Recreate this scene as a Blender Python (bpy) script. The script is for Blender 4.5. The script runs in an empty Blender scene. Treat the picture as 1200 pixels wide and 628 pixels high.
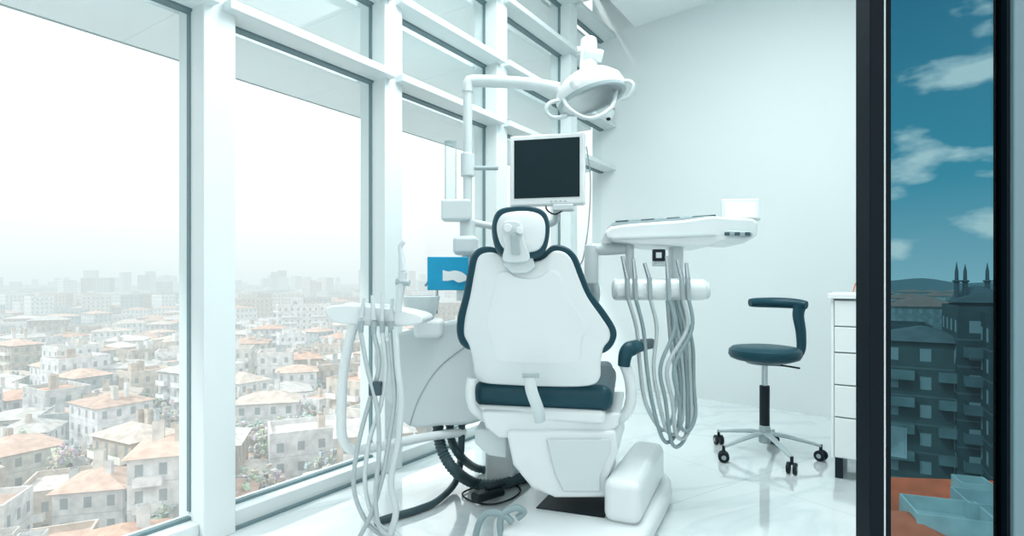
import bpy, math, random
from mathutils import Vector, Matrix
random.seed(4)
F=650.0; H=0.95      # calibrated focal (for a 1200 px wide frame) and eye height
def W(u,v,d): return Vector(((u-600)*d/F, d, H+(330-v)*d/F))
def FL(u,v,z=0.0):
    d=(H-z)*F/(v-330.0); return W(u,v,d)
scene=bpy.context.scene
col=scene.collection
scene.view_settings.view_transform='Standard'

# ------------------------------------------------------------ materials
def mat(name,c,rough=0.5,metal=0.0,spec=0.5,coat=0.0,bump=0.0,bscale=50.0,var=0.0):
    m=bpy.data.materials.new(name); m.use_nodes=True
    nt=m.node_tree; b=nt.nodes['Principled BSDF']
    b.inputs['Base Color'].default_value=(*c,1); b.inputs['Roughness'].default_value=rough
    b.inputs['Metallic'].default_value=metal; b.inputs['Specular IOR Level'].default_value=spec
    b.inputs['Coat Weight'].default_value=coat
    tc=nt.nodes.new('ShaderNodeTexCoord'); n=nt.nodes.new('ShaderNodeTexNoise')
    n.inputs['Scale'].default_value=bscale; nt.links.new(tc.outputs['Object'],n.inputs['Vector'])
    if bump>0:
        bp=nt.nodes.new('ShaderNodeBump'); bp.inputs['Strength'].default_value=bump; bp.inputs['Distance'].default_value=0.002
        nt.links.new(n.outputs['Fac'],bp.inputs['Height']); nt.links.new(bp.outputs['Normal'],b.inputs['Normal'])
    if var>0:
        mx=nt.nodes.new('ShaderNodeMix'); mx.data_type='RGBA'
        mx.inputs[6].default_value=(*[x*(1-var) for x in c],1); mx.inputs[7].default_value=(*[min(1,x*(1+var)) for x in c],1)
        nt.links.new(n.outputs['Fac'],mx.inputs[0]); nt.links.new(mx.outputs[2],b.inputs['Base Color'])
    return m
M={}
M['white']=mat('white_plastic',(.70,.76,.77),.28,coat=.2,var=.02,bscale=3)
M['white2']=mat('offwhite_plastic',(.58,.655,.67),.35,var=.02,bscale=3)
M['grey']=mat('grey_plastic',(.34,.42,.44),.4)
M['teal']=mat('teal_upholstery',(.003,.046,.066),.42,spec=.3,bump=.15,bscale=120)
M['black']=mat('black_rubber',(.006,.014,.02),.5,spec=.25)
M['hose']=mat('grey_hose',(.44,.515,.53),.4,var=.05,bscale=20)
M['hose_d']=mat('dark_hose',(.035,.07,.08),.45,spec=.35)
M['hose_t']=mat('teal_grey_hose',(.24,.33,.35),.4)
M['chrome']=mat('chrome',(.5,.57,.6),.22,1.0)
M['dark_metal']=mat('dark_metal',(.06,.10,.12),.4,.6)
M['frame']=mat('white_aluminium',(.66,.73,.74),.4,var=.02,bscale=2)
M['blade']=mat('sunshade_grey',(.80,.86,.87),.6,var=.05,bscale=2)
M['gasket']=mat('gasket',(.14,.22,.24),.6)
M['darkframe']=mat('dark_window_frame',(.002,.008,.013),.5,spec=.12)
M['blueframe']=mat('blue_grey_frame',(.16,.27,.31),.4)
M['wall']=mat('painted_wall',(.655,.72,.728),.6,bump=.05,bscale=200,var=.015)
M['ceil']=mat('ceiling_paint',(.82,.86,.86),.7,bump=.03,bscale=200)
M['cab']=mat('cabinet_lacquer',(.78,.82,.82),.3,coat=.3)
M['blue']=mat('blue_card',(.006,.29,.50),.45,spec=.3,var=.15,bscale=20)
M['lens']=mat('lamp_reflector',(.42,.53,.56),.2,.5)
M['screen']=mat('screen_glass',(.004,.020,.026),.25,spec=.15)
M['orange']=mat('orange_cable',(.6,.15,.05),.5)

def floor_mat():
    m=bpy.data.materials.new('marble_floor'); m.use_nodes=True; nt=m.node_tree; N=nt.nodes; L=nt.links
    b=N['Principled BSDF']; b.inputs['Roughness'].default_value=.05; b.inputs['Specular IOR Level'].default_value=.75; b.inputs['Coat Weight'].default_value=1; b.inputs['Coat Roughness'].default_value=.02
    tc=N.new('ShaderNodeTexCoord'); mp=N.new('ShaderNodeMapping'); mp.inputs['Rotation'].default_value=(0,0,math.radians(-33.5))
    L.new(tc.outputs['Object'],mp.inputs['Vector'])
    n=N.new('ShaderNodeTexNoise'); n.inputs['Scale'].default_value=1.0; n.inputs['Detail'].default_value=5; n.inputs['Distortion'].default_value=1.6
    L.new(mp.outputs[0],n.inputs['Vector'])
    r=N.new('ShaderNodeValToRGB'); e=r.color_ramp.elements
    e[0].position=.45; e[0].color=(.70,.77,.785,1); e[1].position=.55; e[1].color=(.70,.77,.785,1)
    k=e.new(.50); k.color=(.60,.685,.705,1)
    L.new(n.outputs['Fac'],r.inputs[0])
    br=N.new('ShaderNodeTexBrick'); br.offset=0; br.inputs['Scale'].default_value=1; br.inputs['Brick Width'].default_value=.8
    br.inputs['Row Height'].default_value=.8; br.inputs['Mortar Size'].default_value=.002
    br.inputs['Color1'].default_value=(1,1,1,1); br.inputs['Color2'].default_value=(.97,.97,.97,1); br.inputs['Mortar'].default_value=(.7,.75,.77,1)
    L.new(mp.outputs[0],br.inputs['Vector'])
    mx=N.new('ShaderNodeMix'); mx.data_type='RGBA'; mx.blend_type='MULTIPLY'; mx.inputs[0].default_value=1
    L.new(r.outputs[0],mx.inputs[6]); L.new(br.outputs['Color'],mx.inputs[7]); L.new(mx.outputs[2],b.inputs['Base Color'])
    return m
M['floor']=floor_mat()

def glass_mat(name,tint,refl):
    m=bpy.data.materials.new(name); m.use_nodes=True; nt=m.node_tree; N=nt.nodes; L=nt.links; N.clear()
    o=N.new('ShaderNodeOutputMaterial'); t=N.new('ShaderNodeBsdfTransparent'); t.inputs[0].default_value=(*tint,1)
    g=N.new('ShaderNodeBsdfGlossy'); g.inputs['Roughness'].default_value=.02; mx=N.new('ShaderNodeMixShader')
    lw=N.new('ShaderNodeFresnel'); lw.inputs[0].default_value=1.35
    ml=N.new('ShaderNodeMath'); ml.operation='MULTIPLY'; ml.inputs[1].default_value=refl
    L.new(lw.outputs[0],ml.inputs[0]); L.new(ml.outputs[0],mx.inputs[0]); L.new(t.outputs[0],mx.inputs[1]); L.new(g.outputs[0],mx.inputs[2]); L.new(mx.outputs[0],o.inputs[0])
    return m
M['glass']=glass_mat('clear_glass',(.98,1,1),.12)
M['tint']=glass_mat('tinted_glass',(.44,.62,.67),.3)
M['cupglass']=glass_mat('cup_tube',(.86,.92,.93),.6)

def city_mat(name,hazed,win,hcol=(.80,.88,.89),wcol=(.24,.29,.31)):
    m=bpy.data.materials.new(name); m.use_nodes=True; nt=m.node_tree; N=nt.nodes; L=nt.links
    b=N['Principled BSDF']; b.inputs['Roughness'].default_value=.8; b.inputs['Specular IOR Level'].default_value=.15
    at=N.new('ShaderNodeAttribute'); at.attribute_name='col'
    uv=N.new('ShaderNodeUVMap'); uv.uv_map='uv'
    sp=N.new('ShaderNodeSeparateXYZ'); L.new(uv.outputs[0],sp.inputs[0])
    def band(sock,per,a,c):
        f=N.new('ShaderNodeMath'); f.operation='DIVIDE'; f.inputs[1].default_value=per; L.new(sock,f.inputs[0])
        g=N.new('ShaderNodeMath'); g.operation='FRACT'; L.new(f.outputs[0],g.inputs[0])
        x=N.new('ShaderNodeMath'); x.operation='GREATER_THAN'; x.inputs[1].default_value=a; L.new(g.outputs[0],x.inputs[0])
        y=N.new('ShaderNodeMath'); y.operation='LESS_THAN'; y.inputs[1].default_value=c; L.new(g.outputs[0],y.inputs[0])
        z=N.new('ShaderNodeMath'); z.operation='MULTIPLY'; L.new(x.outputs[0],z.inputs[0]); L.new(y.outputs[0],z.inputs[1]); return z.outputs[0]
    a=band(sp.outputs[0],2.6,.32,.66); c=band(sp.outputs[1],3.0,.3,.75)
    mm=N.new('ShaderNodeMath'); mm.operation='MULTIPLY'; L.new(a,mm.inputs[0]); L.new(c,mm.inputs[1])
    # painted string course between storeys
    sl=band(sp.outputs[1],3.0,.02,.08)
    m2=N.new('ShaderNodeMath'); m2.operation='MULTIPLY'; m2.inputs[1].default_value=win; L.new(mm.outputs[0],m2.inputs[0])
    m3=N.new('ShaderNodeMath'); m3.operation='MULTIPLY'; m3.inputs[1].default_value=.25; L.new(sl,m3.inputs[0])
    m4=N.new('ShaderNodeMath'); m4.operation='MAXIMUM'; L.new(m2.outputs[0],m4.inputs[0]); L.new(m3.outputs[0],m4.inputs[1])
    mx=N.new('ShaderNodeMix'); mx.data_type='RGBA'; mx.inputs[7].default_value=(*wcol,1)
    L.new(m4.outputs[0],mx.inputs[0]); 
    ns=N.new('ShaderNodeTexNoise'); ns.inputs['Scale'].default_value=.8; ns.inputs['Detail'].default_value=5
    ge=N.new('ShaderNodeNewGeometry'); L.new(ge.outputs['Position'],ns.inputs['Vector'])
    mr=N.new('ShaderNodeMapRange'); mr.inputs[1].default_value=.3; mr.inputs[2].default_value=.7; mr.inputs[3].default_value=.78; mr.inputs[4].default_value=1.15
    L.new(ns.outputs[0],mr.inputs[0])
    mu=N.new('ShaderNodeVectorMath'); mu.operation='SCALE'; L.new(at.outputs['Color'],mu.inputs[0]); L.new(mr.outputs[0],mu.inputs['Scale'])
    L.new(mu.outputs[0],mx.inputs[6]); L.new(mx.outputs[2],b.inputs['Base Color'])
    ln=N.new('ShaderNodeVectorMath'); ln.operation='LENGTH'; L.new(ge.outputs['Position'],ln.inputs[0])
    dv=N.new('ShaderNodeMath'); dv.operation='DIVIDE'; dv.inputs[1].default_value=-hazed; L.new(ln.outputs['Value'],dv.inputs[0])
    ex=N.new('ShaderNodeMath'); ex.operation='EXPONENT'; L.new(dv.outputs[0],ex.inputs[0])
    em=N.new('ShaderNodeEmission'); em.inputs[0].default_value=(*hcol,1); em.inputs[1].default_value=1  # haze painted into the material: pale glow takes over with distance from origin
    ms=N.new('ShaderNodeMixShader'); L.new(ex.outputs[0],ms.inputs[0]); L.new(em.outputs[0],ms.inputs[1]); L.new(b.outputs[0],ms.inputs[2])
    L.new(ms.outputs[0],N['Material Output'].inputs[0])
    return m
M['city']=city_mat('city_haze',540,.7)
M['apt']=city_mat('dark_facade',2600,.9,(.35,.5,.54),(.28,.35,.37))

# ------------------------------------------------------------ geometry tools
def empty(name,loc):
    e=bpy.data.objects.new(name,None); e.location=loc; e.empty_display_size=.1; col.objects.link(e); return e
def reg(o,parent):
    col.objects.link(o)
    if parent is not None:
        o.parent=parent; o.matrix_parent_inverse=Matrix.Translation(-Vector(parent.location))
    return o
def mesh(name,vs,fs,m,parent=None,smooth=True,bevel=0,seg=3,sharp=35):
    me=bpy.data.meshes.new(name); me.from_pydata([tuple(v) for v in vs],[],fs); me.update()
    import bmesh
    bm=bmesh.new(); bm.from_mesh(me); bmesh.ops.recalc_face_normals(bm,faces=bm.faces); bm.to_mesh(me); bm.free()
    if smooth:
        for p in me.polygons: p.use_smooth=True
        me.set_sharp_from_angle(angle=math.radians(sharp))
    me.materials.append(M[m] if isinstance(m,str) else m)
    o=bpy.data.objects.new(name,me); reg(o,parent)
    if bevel>0:
        b=o.modifiers.new('bevel','BEVEL'); b.width=bevel; b.segments=seg; b.limit_method='ANGLE'; b.angle_limit=math.radians(40); b.harden_normals=True
    return o
def box(name,c,size,m,parent=None,rz=0,rx=0,ry=0,bevel=0.0,seg=3):
    R=Matrix.Rotation(math.radians(rz),3,'Z')@Matrix.Rotation(math.radians(rx),3,'X')@Matrix.Rotation(math.radians(ry),3,'Y')
    x,y,z=[s/2 for s in size]
    vs=[Vector(c)+R@Vector((sx*x,sy*y,sz*z)) for sx in(-1,1) for sy in(-1,1) for sz in(-1,1)]
    fs=[(0,1,3,2),(4,6,7,5),(0,4,5,1),(2,3,7,6),(0,2,6,4),(1,5,7,3)]
    return mesh(name,vs,fs,m,parent,bevel=bevel,seg=seg)
def cat(pts,n=8,closed=False):
    pts=[Vector(p) for p in pts]; out=[]; N=len(pts)
    rng=N if closed else N-1
    for i in range(rng):
        if closed: p0,p1,p2,p3=pts[(i-1)%N],pts[i],pts[(i+1)%N],pts[(i+2)%N]
        else: p0,p1,p2,p3=pts[max(i-1,0)],pts[i],pts[i+1],pts[min(i+2,N-1)]
        for j in range(n):
            t=j/n
            out.append(.5*((2*p1)+(-p0+p2)*t+(2*p0-5*p1+4*p2-p3)*t*t+(-p0+3*p1-3*p2+p3)*t**3))
    if not closed: out.append(pts[-1])
    return out
def prism(name,outline,ext,m,parent=None,bevel=0.0,seg=3):
    n=len(outline); e=Vector(ext); vs=[Vector(p) for p in outline]+[Vector(p)+e for p in outline]
    fs=[tuple(range(n)),tuple(range(2*n-1,n-1,-1))]+[(i,(i+1)%n,n+(i+1)%n,n+i) for i in range(n)]
    return mesh(name,vs,fs,m,parent,bevel=bevel,seg=seg)
def dome(name,outline,nrm,prof,m,parent=None,sharp=40):
    n=len(outline); c=sum(outline,Vector())/n; nrm=Vector(nrm); vs=[];fs=[]
    for s,o in prof: vs+= [c+(p-c)*s+nrm*o for p in outline]
    for k in range(len(prof)-1):
        for i in range(n):
            j=(i+1)%n; fs.append((k*n+i,k*n+j,(k+1)*n+j,(k+1)*n+i))
    fs.append(tuple(range(n))); l=(len(prof)-1)*n; fs.append(tuple(l+i for i in range(n)))
    return mesh(name,vs,fs,m,parent,sharp=sharp)
def sweep(name,pts,r,m,parent=None,k=10,sm=6,flat=1.0):
    P=cat(pts,sm) if sm>1 else [Vector(p) for p in pts]
    n=len(P); vs=[];fs=[]
    T=[(P[min(i+1,n-1)]-P[max(i-1,0)]).normalized() for i in range(n)]
    up=Vector((0,0,1)) if abs(T[0].z)<.9 else Vector((0,1,0))
    a=T[0].cross(up).normalized()
    for i in range(n):
        a=(a-T[i]*a.dot(T[i])).normalized(); b=T[i].cross(a)
        rr=r(i/(n-1),i) if callable(r) else r
        for j in range(k):
            an=2*math.pi*j/k; vs.append(P[i]+a*math.cos(an)*rr+b*math.sin(an)*rr*flat)
    for i in range(n-1):
        for j in range(k):
            q=(j+1)%k; fs.append((i*k+j,i*k+q,(i+1)*k+q,(i+1)*k+j))
    fs.append(tuple(range(k))); fs.append(tuple((n-1)*k+j for j in range(k)))
    return mesh(name,vs,fs,m,parent,sharp=50)
def cyl(name,a,b,r,m,parent=None,r2=None,k=24,bevel=0):
    r2=r if r2 is None else r2; a=Vector(a);b=Vector(b)
    o=sweep(name,[a,b],lambda t,i:(r if i==0 else r2),m,parent,k=k,sm=1)
    if bevel:
        bb=o.modifiers.new('bevel','BEVEL'); bb.width=bevel; bb.segments=3; bb.limit_method='ANGLE'; bb.angle_limit=math.radians(40)
    return o
def lathe(name,prof,o,axis,m,parent=None,k=36,sx=1,sy=1):
    ax=Vector(axis).normalized(); q=Vector((0,0,1)).rotation_difference(ax); vs=[];fs=[]
    for r,z in prof:
        for j in range(k):
            a=2*math.pi*j/k; vs.append(Vector(o)+q@Vector((r*math.cos(a)*sx,r*math.sin(a)*sy,z)))
    for i in range(len(prof)-1):
        for j in range(k):
            p=(j+1)%k; fs.append((i*k+j,i*k+p,(i+1)*k+p,(i+1)*k+j))
    fs.append(tuple(range(k))); fs.append(tuple((len(prof)-1)*k+j for j in range(k)))
    return mesh(name,vs,fs,m,parent,sharp=40)

# ------------------------------------------------------------ room shell
U=Vector((.5518,.834,0)); NV=Vector((.834,-.5518,0)); B0=Vector((-1.195,2.055,0))
def WL(s,n,z): return B0+U*s+NV*n+Vector((0,0,z))
C0=Vector((.825,5.108,0)); BD=Vector((.756,-.655,0))
RE=C0+BD*2.148
J=Vector((.93,1.406,0))
def poly_slab(name,pts,z0,z1,m,parent=None):
    return prism(name,[Vector((p[0],p[1],z0)) for p in pts],(0,0,z1-z0),m,parent)
A=WL(-4.2,-.12,0); Cx=WL(3.68,-.12,0)
poly_slab('floor',[A,Cx,C0+BD*2.3,RE,J,(1.6,1.40),(2.6,-1.6),(0,-2.2)],-.2,0,'floor')
e0=WL(-4.2,.34,0); e1=WL(3.75,.34,0)
poly_slab('ceiling',[e0,e1,RE,J,(1.6,1.40),(2.2,-.4)],3.19,3.35,'ceil')
poly_slab('ceiling_upper_slab',[A,Cx,RE,J,(2.2,-.4)],3.95,4.1,'ceil')
bn=Vector((.655,.756,0))
def wallq(name,a,b,off,z0,z1,m):
    return prism(name,[Vector((p.x,p.y,z0)) for p in (a,b,b+off,a+off)],(0,0,z1-z0),m)
wallq('wall_back',C0-BD*.1,RE+BD*.02,bn*.15,0,3.95,'wall')
wallq('wall_right',J,RE,Vector((.012,-.008,0)),0,3.95,'wall')
wallq('trim_2',J+Vector((.013,-.009,0)),RE+Vector((.013,-.009,0)),Vector((.008,-.005,0)),-.2,3.95,'darkframe')
# curtain wall -------------------------------------------------
starts=[-3.75,-2.8,-1.87,-.93,0,.88,1.84,2.85]
mw=.12
heights=[1.97,2.36,2.77,3.17,3.57]
ends=starts[1:]+[3.66]
for i,(s0,s1) in enumerate(zip(starts,ends)):
    w=empty('window_%d'%(i+1),WL((s0+s1)/2,0,0))
    def pb(nm,sa,sb,na,nb,za,zb,m,bev=.004):
        return prism(nm,[WL(sa,na,za),WL(sb,na,za),WL(sb,nb,za),WL(sa,nb,za)],(0,0,zb-za),m,w,bevel=bev,seg=2)
    pb('mullion',s0,s0+mw,-.08,.10,0,3.95,'frame')
    pb('mullion_gasket_a',s0+mw,s0+mw+.005,-.01,.01,.10,3.9,'gasket',0)
    pb('mullion_gasket_b',s0-.005,s0,-.01,.01,.10,3.9,'gasket',0)
    pb('bottom_rail',s0+mw,s1,-.06,.07,0,.07,'frame')
    pb('bottom_gasket',s0+mw,s1,-.012,.012,.07,.082,'gasket',0)
    pb('glass',s0+mw,s1,-.006,.0,.085,3.9,'glass',0)
    for h in heights:
        pb('fin',s0+mw*.6,s1+.035,.02,.15,h-.016,h+.020,'frame')
        pb('fin_gasket',s0+mw,s1,-.02,.02,h-.024,h+.02,'gasket',0)
    for h in heights:
        pb('sunshade',s0,s1,-.56,-.10,h,h+.03,'blade',.004)
        pb('sunshade_edge',s0,s1,-.575,-.56,h-.001,h+.031,'grey',0)
    pb('sunshade_bracket',s0+.03,s0+.07,-.56,-.08,1.99,2.03,'frame')
prism('trim_1',[WL(-4,.07,0),WL(3.62,.07,0),WL(3.62,.085,0),WL(-4,.085,0)],(0,0,.012),'gasket')
# right tinted glazing -----------------------------------------
wr=empty('window_9',(1.1,1.42,0))
box('jamb',(.931,1.43,1.6),(.054,.06,3.19),'darkframe',wr,bevel=.003)
box('glass_pane',(1.112,1.43,1.6),(.31,.008,3.19),'tint',wr)
box('outer_bead',(1.262,1.43,1.6),(.008,.04,3.19),'darkframe',wr)
box('far_jamb',(1.325,1.43,1.6),(.115,.06,3.19),'blueframe',wr,bevel=.004)

# ------------------------------------------------------------ DENTAL CHAIR
ch=empty('dental_chair',W(640,612,2.2)*1.0); ch.location.z=0
def BD_(u,v,base=1.98): return base+(v-290)*.0008-(u-628)*.0006
def bk(pts,base=1.98): return [W(u,v,BD_(u,v,base)) for u,v in pts]
pad=[(552,300),(562,290),(577,289),(590,297),(612,301),(634,297),(648,287),(664,289),(676,300),(684,320),(693,342),(710,365),(722,385),(722,398),(714,410),(700,415),(660,418),(600,416),(560,412),(543,406),(536,393),(536,372),(543,345),(548,318)]
shell=[(560,303),(568,297),(580,297),(592,304),(612,308),(634,305),(648,295),(660,296),(669,305),(677,325),(687,348),(703,371),(713,387),(713,398),(706,408),(703,425),(702,442),(692,451),(660,453),(600,451),(566,448),(557,440),(554,422),(550,405),(544,392),(545,373),(551,347),(556,320)]
tn=Vector((.10,-.98,.12)).normalized()
dome('back_cushion',cat(bk(pad),5,True),-tn,[(.96,-.012),(.99,-.004),(1,.006),(1,.04),(.985,.055),(.95,.068),(.8,.08)],'teal',ch)
dome('back_shell',cat(bk(shell,1.975),5,True),tn,[(1,-.005),(1,.012),(.985,.020),(.96,.024),(.70,.040),(.66,.046),(.62,.047),(.3,.048)],'white',ch,sharp=14)
hp=[(583,247),(600,242),(622,242),(638,248),(644,262),(643,282),(637,297),(622,303),(600,303),(586,297),(579,282),(577,262)]
hs=[(588,252),(602,248),(621,248),(634,253),(639,264),(638,281),(632,292),(620,296),(601,296),(590,291),(584,280),(582,264)]
hD=1.93
hc=cat([W(u,v,hD) for u,v in hp],5,True)
dome('headrest_cushion',hc,-tn,[(.93,-.012),(.99,-.004),(1,.006),(1,.035),(.96,.055),(.8,.065)],'teal',ch)
dome('headrest_shell',cat([W(u,v,hD-.01) for u,v in hs],5,True),tn,[(1,0),(.98,.008),(.9,.014),(.5,.02)],'white',ch)
# headrest mechanism
prism('headrest_bracket',cat([W(u,v,1.885) for u,v in [(588,266),(592,259),(606,259),(613,266),(614,282),(620,296),(618,306),(590,306),(591,290),(588,278)]],4,True),(0,.045,0),'white2',ch,bevel=.006)
cyl('bracket_knob_a',W(595,267,1.86),W(595,267,1.89),.014,'white',ch,bevel=.003)
cyl('bracket_knob_b',W(609,270,1.86),W(609,270,1.89),.012,'white',ch,bevel=.003)
prism('bracket_slide',[W(u,v,1.87) for u,v in [(598,274),(608,274),(610,298),(600,298)]],(0,.02,0),'grey',ch,bevel=.004)
prism('headrest_stem',[W(u,v,1.93) for u,v in [(592,296),(622,296),(628,312),(618,320),(600,320),(590,310)]],(0,.03,0),'white2',ch,bevel=.006)
# seat
yaw=-12
box('seat_cushion',Vector((.165,2.36,.515)),(.535,.56,.10),'teal',ch,rz=yaw,bevel=.04,seg=5)
box('seat_pan',Vector((.155,2.35,.450)),(.50,.55,.05),'white',ch,rz=yaw,bevel=.02)
box('leg_cushion',Vector((.31,2.93,.485)),(.42,.62,.08),'teal',ch,rz=yaw,rx=-6,bevel=.035,seg=5)
box('leg_pan',Vector((.31,2.93,.43)),(.40,.6,.04),'white',ch,rz=yaw,rx=-6,bevel=.015)
# armrests
sweep('armrest_pad',[W(731,429,2.1),W(734,413,2.1),W(745,406,2.15),W(765,402,2.45)],lambda t,i:.030*(1-.25*abs(2*t-1)),'teal',ch,k=14,flat=.7)
sweep('armrest_support',[W(731,425,2.12),W(738,445,2.12),W(739,470,2.12),W(730,488,2.14),W(705,500,2.2)],.021,'white',ch,k=14)
sweep('left_bracket',[W(553,443,2.1),W(551,462,2.1),W(556,480,2.12),W(574,492,2.15)],.019,'white',ch,k=14)
sweep('backrest_hinge_strap',[W(620,438,1.97),W(623,458,1.955),W(630,478,1.965),W(633,493,2.02)],lambda t,i:.021,'white2',ch,k=12,flat=.5)
cyl('hinge_pin',W(612,440,1.96),W(632,440,1.96),.008,'grey',ch)
# under body
prism('under_tray',[W(u,v,2.08) for u,v in [(562,482),(728,484),(724,500),(706,514),(584,514),(568,502)]],(.10,.42,0),'white',ch,bevel=.015)
prism('lift_column',[W(u,v,2.06) for u,v in [(592,505),(722,505),(724,530),(712,560),(712,584),(650,584),(622,572),(600,545)]],(.10,.36,0),'white',ch,bevel=.015)
prism('column_rib',[W(u,v,2.045) for u,v in [(640,515),(716,515),(716,530),(704,558),(704,577),(660,577),(650,556)]],(.0,.03,0),'white2',ch,bevel=.008)
prism('side_box',[W(u,v,2.15) for u,v in [(556,503),(594,503),(594,538),(572,534),(556,520)]],(.02,.2,0),'white2',ch,bevel=.01)
# base
yb=-24
Rb=Matrix.Rotation(math.radians(yb),3,'Z')
def bp(x,y,z): return Vector((.34,2.28,0))+Rb@Vector((x,y,z))
fp=cat([bp(-.26,-.42,0),bp(.0,-.47,0),bp(.23,-.42,0),bp(.27,-.1,0),bp(.26,.32,0),bp(.1,.44,0),bp(-.14,.42,0),bp(-.26,.2,0),bp(-.28,-.1,0)],5,True)
prism('base_plate',fp,(0,0,.085),'white',ch,bevel=.03)
prism('base_housing',[bp(.10,-.26,.08),bp(.235,-.26,.08),bp(.235,.30,.08),bp(.10,.30,.08)],(0,0,.16),'white',ch,bevel=.035)
prism('base_recess',[bp(-.16,-.25,.083),bp(.10,-.23,.083),bp(.10,.2,.083),bp(-.16,.2,.083)],(0,0,.006),'black',ch)

# ------------------------------------------------------------ spittoon unit, pole
un=empty('spittoon_unit',(-.28,2.5,0))
D=2.38
prism('unit_body',cat([W(u,v,D) for u,v in [(437,412),(452,396),(485,385),(530,376),(562,372),(575,395),(575,470),(560,495),(515,500),(478,500),(452,470),(440,440)]],4,True),(.05,.26,0),'white2',un,bevel=.02)
sweep('panel_seam',[W(480,499,D-.001),W(492,465,D-.001),W(515,430,D-.001),W(556,398,D-.001)],.003,'grey',un,k=6)
box('unit_pedestal',Vector((-.03,2.66,.17)),(.14,.2,.34),'white2',un,rz=-20,bevel=.02)
bc=W(494,368,2.36)
lathe('spittoon_bowl',[(.02,-.03),(.05,-.02),(.072,.03),(.078,.075),(.074,.078),(.066,.03),(.04,-.005),(.005,-.012)],bc,(0,0,1),'white2',un)
box('bowl_stand',bc+Vector((.03,.02,-.06)),(.12,.12,.08),'white',un,bevel=.02)
sweep('bowl_faucet',[bc+Vector((.06,.03,0)),bc+Vector((.06,.03,.12)),bc+Vector((.04,.02,.15)),bc+Vector((.015,0,.12))],.006,'chrome',un)
Dp=2.52
pl=empty('equipment_pole',W(548,577,Dp)); pl.location.z=0
cyl('lower_post',W(549,380,Dp),W(549,285,Dp),.030,'white2',pl,bevel=.003)
cyl('post',W(548,300,Dp),W(548,100,Dp),.021,'white2',pl)
cyl('collar',W(548,207,Dp),W(548,180,Dp),.032,'white2',pl,bevel=.005)
cyl('collar_low',W(548,280,Dp),W(548,258,Dp),.036,'white2',pl,bevel=.005)
box('valve_box',W(535,247,Dp-.03),(.13,.09,.095),'white2',pl,bevel=.012)
box('joint_box',W(546,288,Dp-.03),(.11,.1,.085),'white2',pl,bevel=.02)
cyl('cup_tube',W(528,236,Dp-.02),W(528,166,Dp-.02),.028,'cupglass',pl)
cyl('side_knob',W(556,197,Dp),W(584,197,Dp),.010,'grey',pl)
# blue card
bl=empty('blue_leaflet_holder',W(525,320,2.34))
box('card',W(525,320.5,2.34),(.172,.015,.140),'blue',bl,rz=4,bevel=.003)
prism('cloud_print',cat([W(u,v,2.331) for u,v in [(508,322),(515,316),(525,318),(534,317),(543,320),(548,327),(538,331),(531,328),(524,329),(513,328)]],4,True),(0,.003,0),'white',bl)
box('clip',W(540,345,2.36),(.03,.03,.05),'white2',bl)

# ------------------------------------------------------------ lamp
lp=empty('dental_operating_light',W(690,112,2.42))
sweep('arm_upper',[W(548,108,Dp),W(549,98,Dp),W(556,95,Dp),W(590,96,2.5),W(625,99,2.47),W(655,104,2.45)],.027,'white2',lp,k=14)
sweep('arm_spring',[W(650,104,2.45),W(665,112,2.44),W(672,112,2.43)],.022,'white2',lp,k=12)
cyl('head_post',W(690,46,2.48),W(690,84,2.46),.035,'white',lp,r2=.042,bevel=.006)
cyl('head_post_cap',W(684,62,2.44),W(706,66,2.44),.026,'white2',lp,bevel=.005)
ax=Vector((-.28,.10,1)).normalized()
hc0=W(692,110,2.42)
lathe('head',[(.02,.10),(.07,.092),(.11,.07),(.145,.035),(.155,.0),(.15,-.02),(.135,-.03)],hc0,ax,'white',lp)
lathe('reflector',[(.135,-.028),(.125,-.02),(.08,-.01),(.01,-.004)],hc0,ax,'lens',lp)
lathe('front_glass_ring',[(.132,-.03),(.150,-.03),(.152,-.018),(.13,-.018)],hc0,ax,'grey',lp)
box('head_housing',W(688,98,2.33),(.15,.10,.055),'white',lp,ry=-14,bevel=.02)
sweep('handle_right',[W(726,98,2.36),W(736,95,2.34),W(742,100,2.33),W(738,112,2.34),W(728,118,2.36)],.008,'white2',lp)
sweep('handle_left',[W(655,118,2.36),W(644,121,2.33),W(640,130,2.33),W(648,138,2.34),W(664,136,2.36)],.009,'white2',lp)
sweep('yoke',[W(662,104,2.40),W(664,124,2.32),W(690,139,2.28),W(716,126,2.32),W(722,104,2.40)],.009,'white2',lp)

# ------------------------------------------------------------ monitor
mo=empty('monitor',W(641,201,2.36))
Rm=Matrix.Rotation(math.radians(-13),3,'Z'); mc=W(641.5,200,2.38)
def mp(x,y,z): return mc+Rm@Vector((x,y,z))
box('casing',mc,(.325,.045,.305),'white',mo,rz=-13,bevel=.01)
box('back_casing',mp(0,.035,0),(.25,.04,.22),'white2',mo,rz=-13,bevel=.015)
box('screen',mp(0,-.0225,.006),(.282,.004,.250),'screen',mo,rz=-13)
for i in range(4): box('button_%d'%i,mp(.02+.02*i,-.0235,-.136),(.009,.004,.004),'grey',mo,rz=-13)
sweep('mount_arm',[mp(.02,.03,-.06),mp(.03,.06,-.17),W(645,262,2.5),W(600,268,2.55),W(560,262,2.54),W(548,262,2.52)],.016,'white2',mo,k=12)
sweep('cable_loop',[mp(.10,.03,-.14),W(660,246,2.35),W(650,251,2.36),W(640,244,2.38),mp(0,.05,-.1)],.0035,'black',mo)
sweep('cable_side',[mp(.165,.02,.10),W(692,210,2.42),W(690,260,2.42),W(684,300,2.42),W(680,310,2.43)],.003,'grey',mo)
box('mount_plate',mp(.07,0,-.162),(.09,.05,.03),'white2',mo,rz=-13,bevel=.008)

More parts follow.
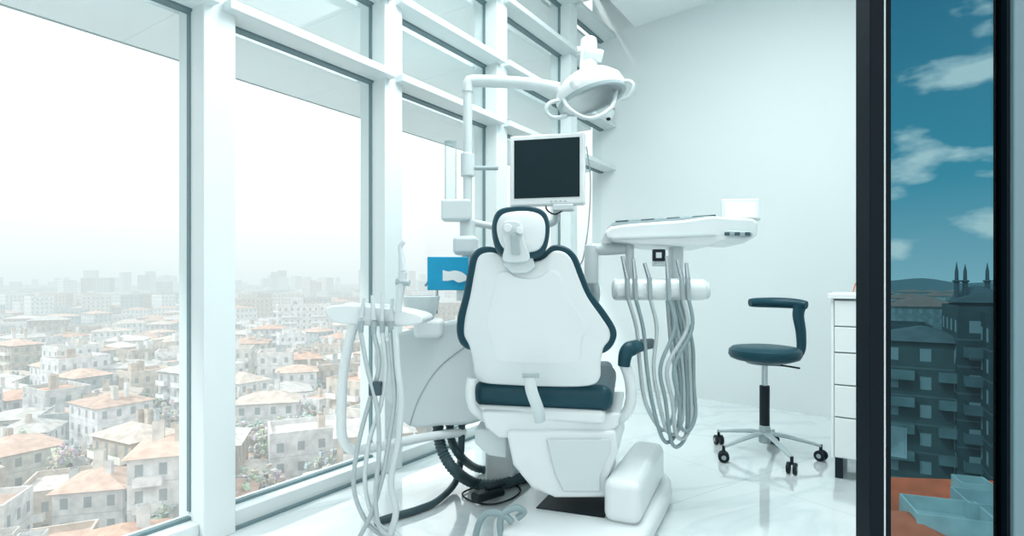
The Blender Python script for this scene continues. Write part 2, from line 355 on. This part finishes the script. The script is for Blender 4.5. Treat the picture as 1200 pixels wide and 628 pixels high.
# ------------------------------------------------------------ delivery unit
dl=empty('instrument_delivery_unit',W(780,270,2.35))
D=2.24
body=[(708,272),(716,265),(740,262),(800,258),(835,253),(884,256),(889,262),(888,276),(872,285),(845,284),(828,289),(770,288),(722,283),(710,279)]
prism('tray_body',[W(u,v,D) for u,v in body],(.03,.30,0),'white',dl,bevel=.012)
prism('tray_inset',[W(718,264.3,D+.02),W(832,256.2,D+.02),W(832,256.2,D+.02)+Vector((.02,.25,.0)),W(718,264.3,D+.02)+Vector((.02,.25,0))],(0,0,.012),'grey',dl)
for i in range(7):
    u=722+i*15
    cyl('tray_instrument_%d'%i,W(u,262-i*.9,D+.05)+Vector((0,0,.008)),W(u+26,260-i*.9,D+.16)+Vector((0,0,.008)),.004,'grey' if i%2 else 'dark_metal',dl,k=8)
box('keypad_panel',W(868,246,D+.10),(.155,.02,.095),'white2',dl,rz=-6,rx=-14,bevel=.006)
box('keypad_face',W(868,246,D+.086),(.130,.004,.070),'white',dl,rz=-6,rx=-14)
box('end_handle',W(866,274,D-.012),(.10,.03,.022),'grey',dl,ry=3,bevel=.008)
for i in range(3): box('port_%d'%i,W(852+i*12,274,D-.028),(.02,.01,.014),'dark_metal',dl,bevel=.003)
box('tray_front_lip',W(778,277,D-.004),(.42,.012,.008),'white2',dl,ry=-2)
cyl('stem_a',W(738,284,D+.1),W(738,330,D+.1),.018,'white2',dl)
box('stem_b',W(792,306,D+.12),(.05,.06,.16),'white2',dl,bevel=.008)
box('junction_plate',W(772,302,D+.02),(.045,.05,.07),'white2',dl,bevel=.006)
box('junction_box',W(772,299,D-.01),(.05,.02,.048),'black',dl,bevel=.004)
box('junction_label',W(772,299,D-.021),(.022,.003,.022),'white2',dl)
cyl('holder_bar',W(718,339,D),W(826,339,D),.044,'white',dl,bevel=.014)
cyl('holder_cap',W(822,340,D),W(830,340,D),.036,'white2',dl,bevel=.006)
cyl('swing_joint',W(693,287,D+.12),W(693,333,D+.12),.030,'white2',dl,bevel=.006)
sweep('swing_arm',[W(693,292,D+.12),W(712,292,D+.12),W(740,290,D+.12)],.026,'white2',dl,k=12)
sweep('support_arm',[W(693,328,D+.12),W(697,345,D+.2),W(690,380,D+.35),W(680,430,D+.35),W(680,470,D+.2)],.024,'white2',dl,k=12)
# handpieces & hoses
hx=[733,746,759,785,797,808]
for i,u in enumerate(hx):
    t=(-1)**i*2
    cyl('handpiece_%d'%i,W(u-4,300+(i%3)*4,D-.05),W(u+t,327,D-.052),.007,'chrome',dl,r2=.010,k=12)
    cyl('connector_%d'%i,W(u+t,326,D-.052),W(u+t+1,352,D-.05),.011,'grey',dl,r2=.008,k=12)
    low=498+ (i*37%23); st=u+t+1
    bx=764+ i*6; up=788+i*5
    sweep('hose_%d'%i,[W(st,350,D-.05),W(st+4+(5-i)*1.2,385,D-.05),W(bx-14+i*2,430,D-.06),W(bx-8+i*2,470,D-.05),W((bx+up)/2-6,low,D-.02),W((bx+up)/2+4,low+5,D+.0),W(up+2,low-14,D+.02),W(up+5-i,450,D+.04),W(up-2,400,D+.04),W(up-6-i*2,352,D+.03)],.0078,'hose_t' if i%2 else 'hose',dl)

# ------------------------------------------------------------ assistant stand
st=empty('assistant_instrument_stand',(-.55,2.05,0))
D=2.05
prism('holder_head',cat([W(u,v,D) for u,v in [(380,362),(398,357),(440,359),(475,364),(494,370),(492,379),(465,383),(420,381),(390,377)]],4,True),(.02,.13,0),'white',st,bevel=.01)
box('holder_top',W(432,359,D+.06),(.17,.09,.02),'white2',st,ry=3,bevel=.008)
for i,(u,v0,v1) in enumerate([(438,346,375),(448,343,378),(458,350,378),(423,349,372)]):
    cyl('tip_%d'%i,W(u,v1,D-.01),W(u+(i-1)*2,v0,D-.01),.010,'white2',st,r2=.006,k=12)
    cyl('tip_socket_%d'%i,W(u,376,D-.015),W(u,392,D-.015),.012,'grey',st,r2=.009,k=12)
cyl('suction_handle',W(466,366,D-.03),W(472,318,D-.03),.013,'white2',st,r2=.016,k=16,bevel=.003)
cyl('suction_neck',W(472,318,D-.03),W(470,296,D-.03),.016,'white2',st,r2=.010,k=16)
sweep('suction_tip',[W(470,297,D-.03),W(469,289,D-.03),W(473,283,D-.03)],.009,'white2',st)
cyl('suction_valve',W(464,330,D-.035),W(480,332,D-.035),.011,'grey',st,k=12)
sweep('stand_frame',[W(416,378,D+.03),W(409,400,D+.03),W(402,440,D+.03),W(400,490,D+.03),W(402,515,D+.03),W(414,527,D+.04),W(440,524,D+.08),W(500,512,D+.3),W(545,506,D+.4)],.019,'white',st,k=12)
hs_=[(438,[(438,390),(444,430),(430,480),(418,530),(415,575),(430,612),(452,630)]),
     (446,[(448,390),(452,430),(446,475),(432,520),(428,570),(440,610),(462,626)]),
     (455,[(457,390),(460,430),(462,470),(455,520),(448,560),(436,600),(420,632)]),
     (461,[(463,386),(466,430),(470,470),(466,520),(458,565),(464,600),(455,634)]),
     (425,[(423,390),(430,430),(442,480),(444,530),(440,580),(446,620),(470,632)])]
for i,(u,pts) in enumerate(hs_):
    P=[]
    for j,(a,b) in enumerate(pts):
        d=D-.015-(i*.006)
        p=W(a,b,d); p.z=max(p.z,.012); P.append(p)
    sweep('hose_%d'%i,P,.0085 if i!=3 else .012,'hose' if i%2==0 else 'white2',st)
box('hose_clip',W(440,455,D-.03),(.045,.03,.05),'dark_metal',st,bevel=.005)
# ------------------------------------------------------------ floor hoses and pedal
hz=empty('drainage_hose',FL(545,560)); hz.location.z=0
corr=lambda r:(lambda t,i:r*(1.0 if i%2 else .84))
sweep('corrugated_hose',cat([W(514,490,2.46),W(514,510,2.44),W(520,532,2.40),W(534,552,2.38),FL(556,566,.03),FL(585,568,.03),FL(612,560,.03),FL(632,556,.03)],12),corr(.026),'hose_d',hz,k=14,sm=1)
sweep('smooth_hose',[W(541,488,2.48),W(541,515,2.44),FL(536,560,.05),FL(515,585,.02),FL(490,597,.016),FL(462,605,.016),FL(440,612,.016)],.015,'hose_d',hz)
sweep('corrugated_hose_b',cat([W(527,490,2.52),W(529,515,2.50),W(540,535,2.47),FL(560,549,.03),FL(590,551,.03),FL(620,553,.03)],12),corr(.02),'hose_d',hz,k=12,sm=1)
fpd=empty('foot_pedal',FL(572,580)); fpd.location.z=0
c=FL(572,582,.02)
box('pedal_body',c+Vector((0,0,.012)),(.15,.06,.036),'black',fpd,rz=40,bevel=.012)
box('pedal_lever',c+Vector((.03,.035,.035)),(.10,.035,.014),'black',fpd,rz=40,rx=8,bevel=.006)
sweep('pedal_cable',[c+Vector((.04,.05,.0)),FL(598,566,.008),FL(610,574,.008),FL(600,584,.008),FL(575,591,.008),FL(550,586,.008),FL(542,578,.008),FL(556,571,.008)],.004,'black',fpd)
fl=empty('foot_control',FL(600,622)); fl.location.z=0
sweep('guard_loop',[W(556,640,1.99)+Vector((0,0,.02)),W(562,612,1.98),W(572,601,1.97),W(590,603,1.96),W(600,612,1.96)],.012,'hose_t',fl,k=12)
sweep('guard_loop_b',[W(588,640,1.96)+Vector((0,0,.02)),W(586,612,1.96),W(592,600,1.96),W(606,595,1.97),W(614,600,1.98),W(606,607,1.98)],.012,'hose_t',fl,k=12)

# ------------------------------------------------------------ stool
D=3.0
sc=Vector((1.375,3.02,0)); so=empty('dental_stool',sc)
lathe('seat',[(.02,.525),(.15,.525),(.175,.535),(.186,.555),(.182,.58),(.165,.594),(.12,.600),(.02,.600)],sc,(0,0,1),'teal',so,k=40)
lathe('seat_pan',[(.02,.500),(.09,.505),(.12,.525),(.02,.526)],sc,(0,0,1),'dark_metal',so)
cyl('piston',sc+Vector((0,0,.36)),sc+Vector((0,0,.51)),.016,'chrome',so)
cyl('column',sc+Vector((0,0,.16)),sc+Vector((0,0,.385)),.026,'black',so,bevel=.003)
cyl('hub',sc+Vector((0,0,.075)),sc+Vector((0,0,.17)),.03,'grey',so,r2=.028,bevel=.004)
sweep('lever',[sc+Vector((0,-.02,.50)),sc+Vector((.06,-.08,.505)),sc+Vector((.12,-.14,.50))],.005,'black',so)
for i in range(5):
    a=math.radians(270+72*i+2); dr=Vector((math.cos(a),math.sin(a),0)); e=sc+dr*.275
    sweep('leg_%d'%i,[sc+Vector((0,0,.125)),sc+dr*.08+Vector((0,0,.12)),sc+dr*.19+Vector((0,0,.098)),e+Vector((0,0,.078))],lambda t,i:.022*(1-.5*t),'grey',so,k=10,flat=.6)
    cyl('caster_stem_%d'%i,e+Vector((0,0,.045)),e+Vector((0,0,.085)),.008,'black',so,k=10)
    sd=Vector((math.cos(a+.9),math.sin(a+.9),0))
    for q in(-1,1):
        cyl('wheel_%d_%d'%(i,q),e+sd*.006*q+Vector((0,0,.028)),e+sd*.024*q+Vector((0,0,.028)),.028,'black',so,k=20,bevel=.004)
        cyl('wheel_cap_%d_%d'%(i,q),e+sd*.024*q+Vector((0,0,.028)),e+sd*.026*q+Vector((0,0,.028)),.012,'grey',so,k=16)
sweep('back_support',[sc+Vector((.05,.03,.512)),sc+Vector((.16,.05,.52)),sc+Vector((.225,.06,.56)),sc+Vector((.235,.07,.66)),sc+Vector((.225,.08,.76)),sc+Vector((.235,.08,.815))],lambda t,i:.014+.012*t,'teal',so,k=14,flat=1.4)
sweep('back_pad',[sc+Vector((.26,.06,.82)),sc+Vector((.20,.13,.828)),sc+Vector((.10,.17,.83)),sc+Vector((-.01,.16,.83))],lambda t,i:.030*(1-.25*abs(2*t-1)**3),'teal',so,k=16,flat=1.0)

# ------------------------------------------------------------ cabinet
cb=empty('drawer_cabinet',(1.75,2.95,0))
f0=Vector((1.545,2.68,0))
def cp(x,y,z): return f0+NV*x+U*y+Vector((0,0,z))
def cbx(nm,x0,x1,y0,y1,z0,z1,m,bev=.003):
    return prism(nm,[cp(x0,y0,z0),cp(x1,y0,z0),cp(x1,y1,z0),cp(x0,y1,z0)],(0,0,z1-z0),m,cb,bevel=bev,seg=2)
cbx('carcass',0,.17,.012,.5,.10,.865,'grey')
cbx('side_panel',-.004,.01,.0,.5,.10,.865,'cab')
cbx('worktop',-.018,.172,-.02,.5,.868,.893,'cab')
zs=[.105,.30,.455,.61,.735,.862]
for i in range(5):
    cbx('drawer_%d'%i,.012,.168,-.008,.012,zs[i]+.003,zs[i+1]-.003,'cab')
    cbx('handle_%d'%i,.13,.165,-.022,-.008,zs[i+1]-.045,zs[i+1]-.033,'chrome')
cbx('foot_a',.012,.045,.02,.055,0,.10,'black'); cbx('foot_b',.012,.045,.44,.475,0,.10,'black'); cbx('foot_c',.125,.158,.02,.055,0,.10,'black')
sweep('cable_on_top',[cp(.085,.1,.9),cp(.095,.12,.94),cp(.12,.14,.965),cp(.16,.16,.97)],.003,'orange',cb)
# security camera on back wall
cm=empty('security_camera',W(713,137,4.85))
lathe('dome',[(.05,.03),(.05,.0),(.045,-.02),(.03,-.045),(.005,-.052)],W(713,134,4.86),(0,0,1),'white',cm)
box('mount',W(716,128,4.93),(.06,.14,.03),'white2',cm,bevel=.005)
lathe('lens',[(.02,0),(.018,-.01),(.004,-.02)],W(713,140,4.83),(0,-.3,-1),'black',cm)

# ------------------------------------------------------------ outside world
class City:
    def __init__(s): s.v=[];s.f=[];s.uv=[];s.c=[]
    def face(s,ps,uvs,c):
        b=len(s.v); s.v+=ps; s.f.append(tuple(range(b,b+len(ps)))); s.uv+=uvs; s.c+=[c]*len(ps)
    def block(s,x,y,rot,w,d,z0,h,wc,rc,roof='hip',rh=2.5,win=True,balc=False):
        ca,sa=math.cos(rot),math.sin(rot)
        def T(a,b,z): return (x+a*ca-b*sa,y+a*sa+b*ca,z0+z)
        cs=[(-w/2,-d/2),(w/2,-d/2),(w/2,d/2),(-w/2,d/2)]
        for i in range(4):
            a=cs[i];b=cs[(i+1)%4]; L=math.dist(a,b)
            n=max(1,round(L/2.6))*2.6 if win else 0
            hh=max(1,round(h/3))*3.0 if win else 0
            s.face([T(*a,0),T(*b,0),T(*b,h),T(*a,h)],[(0,0),(n,0),(n,hh),(0,hh)],wc)
        if balc:
            bc=tuple(min(.8,q*1.7+.02) for q in wc)
            for k in range(1,int(h/3)):
                z=k*3.0
                for (a0,a1) in ((-w*.42,-w*.12),(w*.12,w*.42)):
                    y0=-d/2-1.1;y1=-d/2
                    P=[(a0,y0),(a1,y0),(a1,y1),(a0,y1)]
                    s.face([T(*P[0],z),T(*P[1],z),T(*P[1],z+1.1),T(*P[0],z+1.1)],[(0,0)]*4,bc)
                    s.face([T(*P[1],z),T(*P[2],z),T(*P[2],z+1.1),T(*P[1],z+1.1)],[(0,0)]*4,bc)
                    s.face([T(*P[3],z),T(*P[0],z),T(*P[0],z+1.1),T(*P[3],z+1.1)],[(0,0)]*4,bc)
                    s.face([T(*p,z) for p in P],[(0,0)]*4,bc)
        if roof=='hip':
            o=.5; e=[(-w/2-o,-d/2-o),(w/2+o,-d/2-o),(w/2+o,d/2+o),(-w/2-o,d/2+o)]
            if w>=d: r=[(-w/2+d/2,0),(w/2-d/2,0)]; order=[(0,1,1,0),(1,2,1),(2,3,0,1),(3,0,0)]
            else: r=[(0,-d/2+w/2),(0,d/2-w/2)]; order=[(0,1,0),(1,2,1,0),(2,3,1),(3,0,0,1)]
            for od in order:
                ps=[T(*e[od[0]],h),T(*e[od[1]],h)]+[T(*r[k],h+rh) for k in od[2:]]
                s.face(ps,[(0,0)]*len(ps),rc)
        else:
            s.face([T(*q,h) for q in cs],[(0,0)]*4,rc)
            for i in range(4):
                a=cs[i];b=cs[(i+1)%4]
                s.face([T(*a,h),T(*b,h),T(*b,h+.8),T(*a,h+.8)],[(0,0)]*4,wc)
                k=.94
                s.face([T(a[0]*k,a[1]*k,h),T(b[0]*k,b[1]*k,h),T(b[0]*k,b[1]*k,h+.8),T(a[0]*k,a[1]*k,h+.8)],[(0,0)]*4,wc)
                s.face([T(a[0]*k,a[1]*k,h+.8),T(b[0]*k,b[1]*k,h+.8),T(*b,h+.8),T(*a,h+.8)],[(0,0)]*4,wc)
    def build(s,name,m):
        me=bpy.data.meshes.new(name); me.from_pydata(s.v,[],s.f); me.update()
        me.uv_layers.new(name='uv'); me.color_attributes.new('col','FLOAT_COLOR','CORNER')
        u=me.uv_layers['uv']
        u.data.foreach_set('uv',[x for p in s.uv for x in p])
        me.color_attributes['col'].data.foreach_set('color',[x for p in s.c for x in (*p,1.0)])
        me.materials.append(M[m]); o=bpy.data.objects.new(name,me); col.objects.link(o); return o
G=-34
ct=City()
R=3600
ct.face([(-R,20,G),(R*.3,20,G),(R*.3,R,G),(-R,R,G)],[(0,0)]*4,(.46,.46,.44))
walls=[(.68,.66,.62),(.58,.585,.575),(.52,.47,.42),(.74,.74,.73),(.48,.52,.53),(.62,.56,.50),(.72,.72,.72)]
roofs=[(.58,.39,.31),(.62,.46,.39),(.52,.39,.33),(.58,.51,.46),(.54,.53,.51),(.66,.63,.60)]
r=42.0
while r<2800:
    step=10.5*(1+r/650)
    n=int(math.radians(92)*r/step)
    for i in range(n):
        az=math.radians(-72)+math.radians(92)*(i+random.uniform(.2,.8))/n
        rr=r*random.uniform(.985,1.03)
        x=rr*math.sin(az); y=rr*math.cos(az)
        if y<30 or x>y*.30: continue
        w=step*random.uniform(.6,.98); d=step*random.uniform(.55,.85); w=min(w,24);d=min(d,20)
        h=random.choice([6,9,9,12,12,15]) if r<500 else random.choice([9,12,15,18,24])
        if r>600 and random.random()<.09: h=random.uniform(32,52); w=13;d=13
        elif 250<r<600 and random.random()<.04: h=random.uniform(18,26); w=24
        wc=random.choice(walls); rot=math.radians(random.choice([18,22,28,-30,62])+random.uniform(-4,4))
        hip=random.random()<.66 and h<20
        ct.block(x,y,rot,w,d,G,h,wc,random.choice(roofs),'hip' if hip else 'flat',random.uniform(1.3,2.1),balc=(r<300 and random.random()<.5))
        if r<320:
            for q in range(random.choice([1,2,3])):
                ct.block(x+random.uniform(-.3,.3)*w,y+random.uniform(-.25,.25)*d,rot,random.uniform(.5,1.2 if hip else 2.6),random.uniform(.5,1.2 if hip else 2.2),G+h,random.uniform(1.8,3.0) if hip else random.uniform(1,2.4),random.choice(walls),(.4,.4,.4),'flat',win=False)
        if r<260 and random.random()<.35:
            ct.block(x+math.cos(rot)*w*.6,y+math.sin(rot)*w*.6,rot,w*.5,d*.7,G,h*.6,random.choice(walls),random.choice(roofs),'hip',1.2)
    r+=step*(1.05 if r<500 else 1.3)
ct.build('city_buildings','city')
# trees (bare early-spring crowns made of many small leaf clumps on trunks)
tv=City()
def blob(x,y,z,r,cc):
    la,lo=3,5; P=[]
    for i in range(la+1):
        for j in range(lo):
            th=math.pi*i/la; ph=2*math.pi*j/lo; q=r*random.uniform(.6,1.3)
            P.append((x+q*math.sin(th)*math.cos(ph),y+q*math.sin(th)*math.sin(ph),z+q*math.cos(th)))
    for i in range(la):
        for j in range(lo):
            k=(j+1)%lo; tv.face([P[i*lo+j],P[(i+1)*lo+j],P[(i+1)*lo+k],P[i*lo+k]],[(0,0)]*4,cc)
for k in range(150):
    if k<16: cx=random.uniform(-50,-34); cy=random.uniform(92,106)
    else:
        rr=random.uniform(60,380); az=math.radians(random.uniform(-50,8)); cx=rr*math.sin(az); cy=rr*math.cos(az)
    cc=random.choice([(.52,.54,.51),(.46,.50,.47),(.62,.60,.57),(.42,.46,.43)])
    tv.block(cx,cy,0,.4,.4,G,6,(.3,.28,.26),(.3,.28,.26),'flat',win=False)
    for q in range(55):
        a=random.uniform(0,6.28); ph=random.uniform(-1,1); qr=3.0*random.random()**.4
        blob(cx+qr*math.cos(a)*math.sqrt(1-ph*ph),cy+qr*math.sin(a)*math.sqrt(1-ph*ph),G+7.5+qr*ph,random.uniform(.25,.6),tuple(min(1,c*random.uniform(.85,1.15)) for c in cc))
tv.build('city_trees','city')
# right hand side
rg=City()
rg.face([(R*.3,20,G),(R,20,G),(R,R,G),(R*.3,R,G)],[(0,0)]*4,(.12,.17,.17))
rg.face([(18,20,G+.05),(R*.3,20,G+.05),(R*.3,R,G+.05),(R*.3*.9,R,G+.05)],[(0,0)]*4,(.10,.15,.15))
def RB(u,vt,d,w,dp,rot,wc,rc,roof,rh=2,win=True,vb=None,balc=False):
    top=W(u,vt,d); z0=G if vb is None else W(u,vb,d).z
    rg.block(top.x,top.y,math.radians(rot),w,dp,z0,top.z-z0,wc,rc,roof,rh,win,balc)
ap=City(); sv=rg; rg=ap
RB(1152,366,62,6.0,10,-30,(.045,.075,.085),(.08,.10,.11),'flat',balc=True)
RB(1176,374,58,4.0,10,-30,(.032,.058,.07),(.05,.07,.08),'flat')
RB(1080,396,66,9.0,10,-32,(.07,.105,.11),(.09,.12,.13),'hip',1.5,balc=True)
RB(1046,384,85,9,10,-32,(.055,.085,.095),(.08,.10,.11),'flat',balc=True)
RB(1150,354,64,5.2,4,-30,(.05,.085,.10),(.05,.08,.09),'hip',1.0,win=False)
rg=sv
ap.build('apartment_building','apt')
RB(1105,592,40,24,8,-6,(.34,.42,.42),(.66,.12,.05),'hip',1.9,win=False)
RB(1110,612,30,3.6,3,-20,(.42,.50,.50),(.4,.45,.45),'flat',1,win=True)
RB(1062,618,30,2.6,3,-20,(.5,.57,.57),(.62,.14,.07),'hip',.8,win=False)
RB(1160,600,31,2.8,2.6,-20,(.36,.44,.45),(.4,.45,.45),'flat',1,win=False)
RB(1140,578,33,1.6,1.6,-20,(.42,.5,.5),(.4,.45,.45),'flat',1,win=False)
for i in range(60):
    d=random.uniform(150,700); u=random.uniform(1035,1240)
    RB(u,random.uniform(338,350)+ (20 if d<250 else 4),d,random.uniform(10,20),12,random.uniform(-50,30),random.choice([(.2,.27,.28),(.12,.17,.19),(.3,.36,.36)]),(.22,.14,.12),'hip')
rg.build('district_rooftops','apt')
hill=City()
for i in range(24):
    u0=1010+i*12; u1=u0+12
    f=lambda u:330-3*math.sin((u-1000)/40)-1.5*math.sin(u/13)
    a=W(u0,f(u0),1500); b=W(u1,f(u1),1500)
    hill.face([(a.x,a.y,G),(b.x,b.y,G),tuple(b),tuple(a)],[(0,0)]*4,(.06,.13,.16))
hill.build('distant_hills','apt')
mq=empty('mosque',(0,0,0)); mq.location=W(1144,345,150)
M['mosque']=mat('mosque_stone',(.05,.09,.11),.8)
for i,(u,t) in enumerate([(1121,306),(1131,309),(1157,307),(1168,310)]):
    a=W(u,352,150); a.z=G
    z=lambda v:W(u,v,150).z-G
    lathe('minaret_%d'%i,[(.6,0),(.6,z(331)),(.95,z(330)),(.95,z(328.5)),(.45,z(328)),(.4,z(318)),(.02,z(t))],a,(0,0,1),M['mosque'],mq,k=12)
a=W(1144,348,152); lathe('dome',[(6,-20),(6,-1.6),(5.2,.4),(3.8,1.8),(2,2.8),(.2,3.2)],a,(0,0,1),M['mosque'],mq)

# ------------------------------------------------------------ world
w=bpy.data.worlds.new('sky'); scene.world=w; w.use_nodes=True; nt=w.node_tree; N=nt.nodes; L=nt.links; N.clear()
out=N.new('ShaderNodeOutputWorld'); bg=N.new('ShaderNodeBackground'); L.new(bg.outputs[0],out.inputs[0]); bg.inputs[1].default_value=1.65
tc=N.new('ShaderNodeTexCoord'); sp=N.new('ShaderNodeSeparateXYZ'); L.new(tc.outputs['Generated'],sp.inputs[0])
g=N.new('ShaderNodeValToRGB'); L.new(sp.outputs['Z'],g.inputs[0]); e=g.color_ramp.elements
e[0].position=0; e[0].color=(.52,.57,.575,1); e[1].position=.30; e[1].color=(.96,1,1,1)
k=e.new(.07); k.color=(.61,.63,.63,1)
mpn=N.new('ShaderNodeMapping'); mpn.inputs['Scale'].default_value=(5,5,11); mpn.inputs['Location'].default_value=(2.3,.7,.4); L.new(tc.outputs['Generated'],mpn.inputs[0])
ns=N.new('ShaderNodeTexNoise'); ns.inputs['Scale'].default_value=2.2; ns.inputs['Detail'].default_value=7; L.new(mpn.outputs[0],ns.inputs['Vector'])
# cumulus clusters: noise biased by soft blobs at given sky directions
acc=None
for (dx,dz,rad) in [(.83,.385,.11),(.75,.225,.085),(.90,.12,.10),(.69,.06,.07),(1.3,.3,.2),(1.8,.15,.2)]:
    dv=Vector((dx,1,dz)).normalized()
    sb=N.new('ShaderNodeVectorMath'); sb.operation='SUBTRACT'; L.new(tc.outputs['Generated'],sb.inputs[0]); sb.inputs[1].default_value=dv
    ml=N.new('ShaderNodeVectorMath'); ml.operation='MULTIPLY'; ml.inputs[1].default_value=(1,1,2.2); L.new(sb.outputs[0],ml.inputs[0])
    le=N.new('ShaderNodeVectorMath'); le.operation='LENGTH'; L.new(ml.outputs[0],le.inputs[0])
    m1=N.new('ShaderNodeMapRange'); m1.inputs[1].default_value=0; m1.inputs[2].default_value=rad; m1.inputs[3].default_value=.27; m1.inputs[4].default_value=-.10; L.new(le.outputs['Value'],m1.inputs[0])
    if acc is None: acc=m1.outputs[0]
    else:
        x=N.new('ShaderNodeMath'); x.operation='MAXIMUM'; L.new(acc,x.inputs[0]); L.new(m1.outputs[0],x.inputs[1]); acc=x.outputs[0]
ad=N.new('ShaderNodeMath'); ad.operation='ADD'; L.new(acc,ad.inputs[0]); L.new(ns.outputs['Fac'],ad.inputs[1])
cr=N.new('ShaderNodeValToRGB'); L.new(ad.outputs[0],cr.inputs[0]); e=cr.color_ramp.elements
e[0].position=.53; e[0].color=(0,0,0,1); e[1].position=.69; e[1].color=(1,1,1,1)
sk=N.new('ShaderNodeValToRGB'); L.new(sp.outputs['Z'],sk.inputs[0]); e=sk.color_ramp.elements
e[0].position=0; e[0].color=(.46,.58,.61,1); e[1].position=.42; e[1].color=(.012,.18,.28,1)
k=e.new(.15); k.color=(.09,.36,.45,1)
mc_=N.new('ShaderNodeMix'); mc_.data_type='RGBA'; L.new(cr.outputs[0],mc_.inputs[0]); L.new(sk.outputs[0],mc_.inputs[6]); mc_.inputs[7].default_value=(.92,.80,.76,1)
mr=N.new('ShaderNodeMapRange'); mr.interpolation_type='SMOOTHSTEP'; mr.inputs[1].default_value=.38; mr.inputs[2].default_value=.50; L.new(sp.outputs['X'],mr.inputs[0])
mr2=N.new('ShaderNodeMapRange'); mr2.interpolation_type='SMOOTHSTEP'; mr2.inputs[1].default_value=.2; mr2.inputs[2].default_value=.4; L.new(sp.outputs['Y'],mr2.inputs[0])
mm=N.new('ShaderNodeMath'); mm.operation='MULTIPLY'; L.new(mr.outputs[0],mm.inputs[0]); L.new(mr2.outputs[0],mm.inputs[1])
fm=N.new('ShaderNodeMix'); fm.data_type='RGBA'; L.new(mm.outputs[0],fm.inputs[0]); L.new(g.outputs[0],fm.inputs[6]); L.new(mc_.outputs[2],fm.inputs[7])
L.new(fm.outputs[2],bg.inputs[0])

def area(name,loc,rot,size,sy,power,c=(1,1,1)):
    l=bpy.data.lights.new(name,'AREA'); l.shape='RECTANGLE'; l.size=size; l.size_y=sy; l.energy=power; l.color=c
    o=bpy.data.objects.new(name,l); o.location=loc; o.rotation_euler=rot; col.objects.link(o); return o
area('ceiling_light',(.6,2.2,3.15),(0,0,math.radians(-33)),1.6,1.6,85,(.95,1,1))
s=bpy.data.lights.new('sun','SUN'); s.energy=2.2; s.angle=math.radians(6); s.color=(1,.98,.95)
so_=bpy.data.objects.new('sun',s); so_.rotation_euler=Vector((.75,.35,-.9)).to_track_quat('-Z','Y').to_euler(); so_.location=(-3,0,6); col.objects.link(so_)

cam=bpy.data.cameras.new('camera'); co=bpy.data.objects.new('camera',cam); col.objects.link(co)
co.location=(0,0,H); co.rotation_euler=(math.radians(90),0,0); cam.sensor_width=36; cam.lens=36*F/1200; cam.shift_y=16/1200
cam.clip_start=.05; cam.clip_end=8000
scene.camera=co
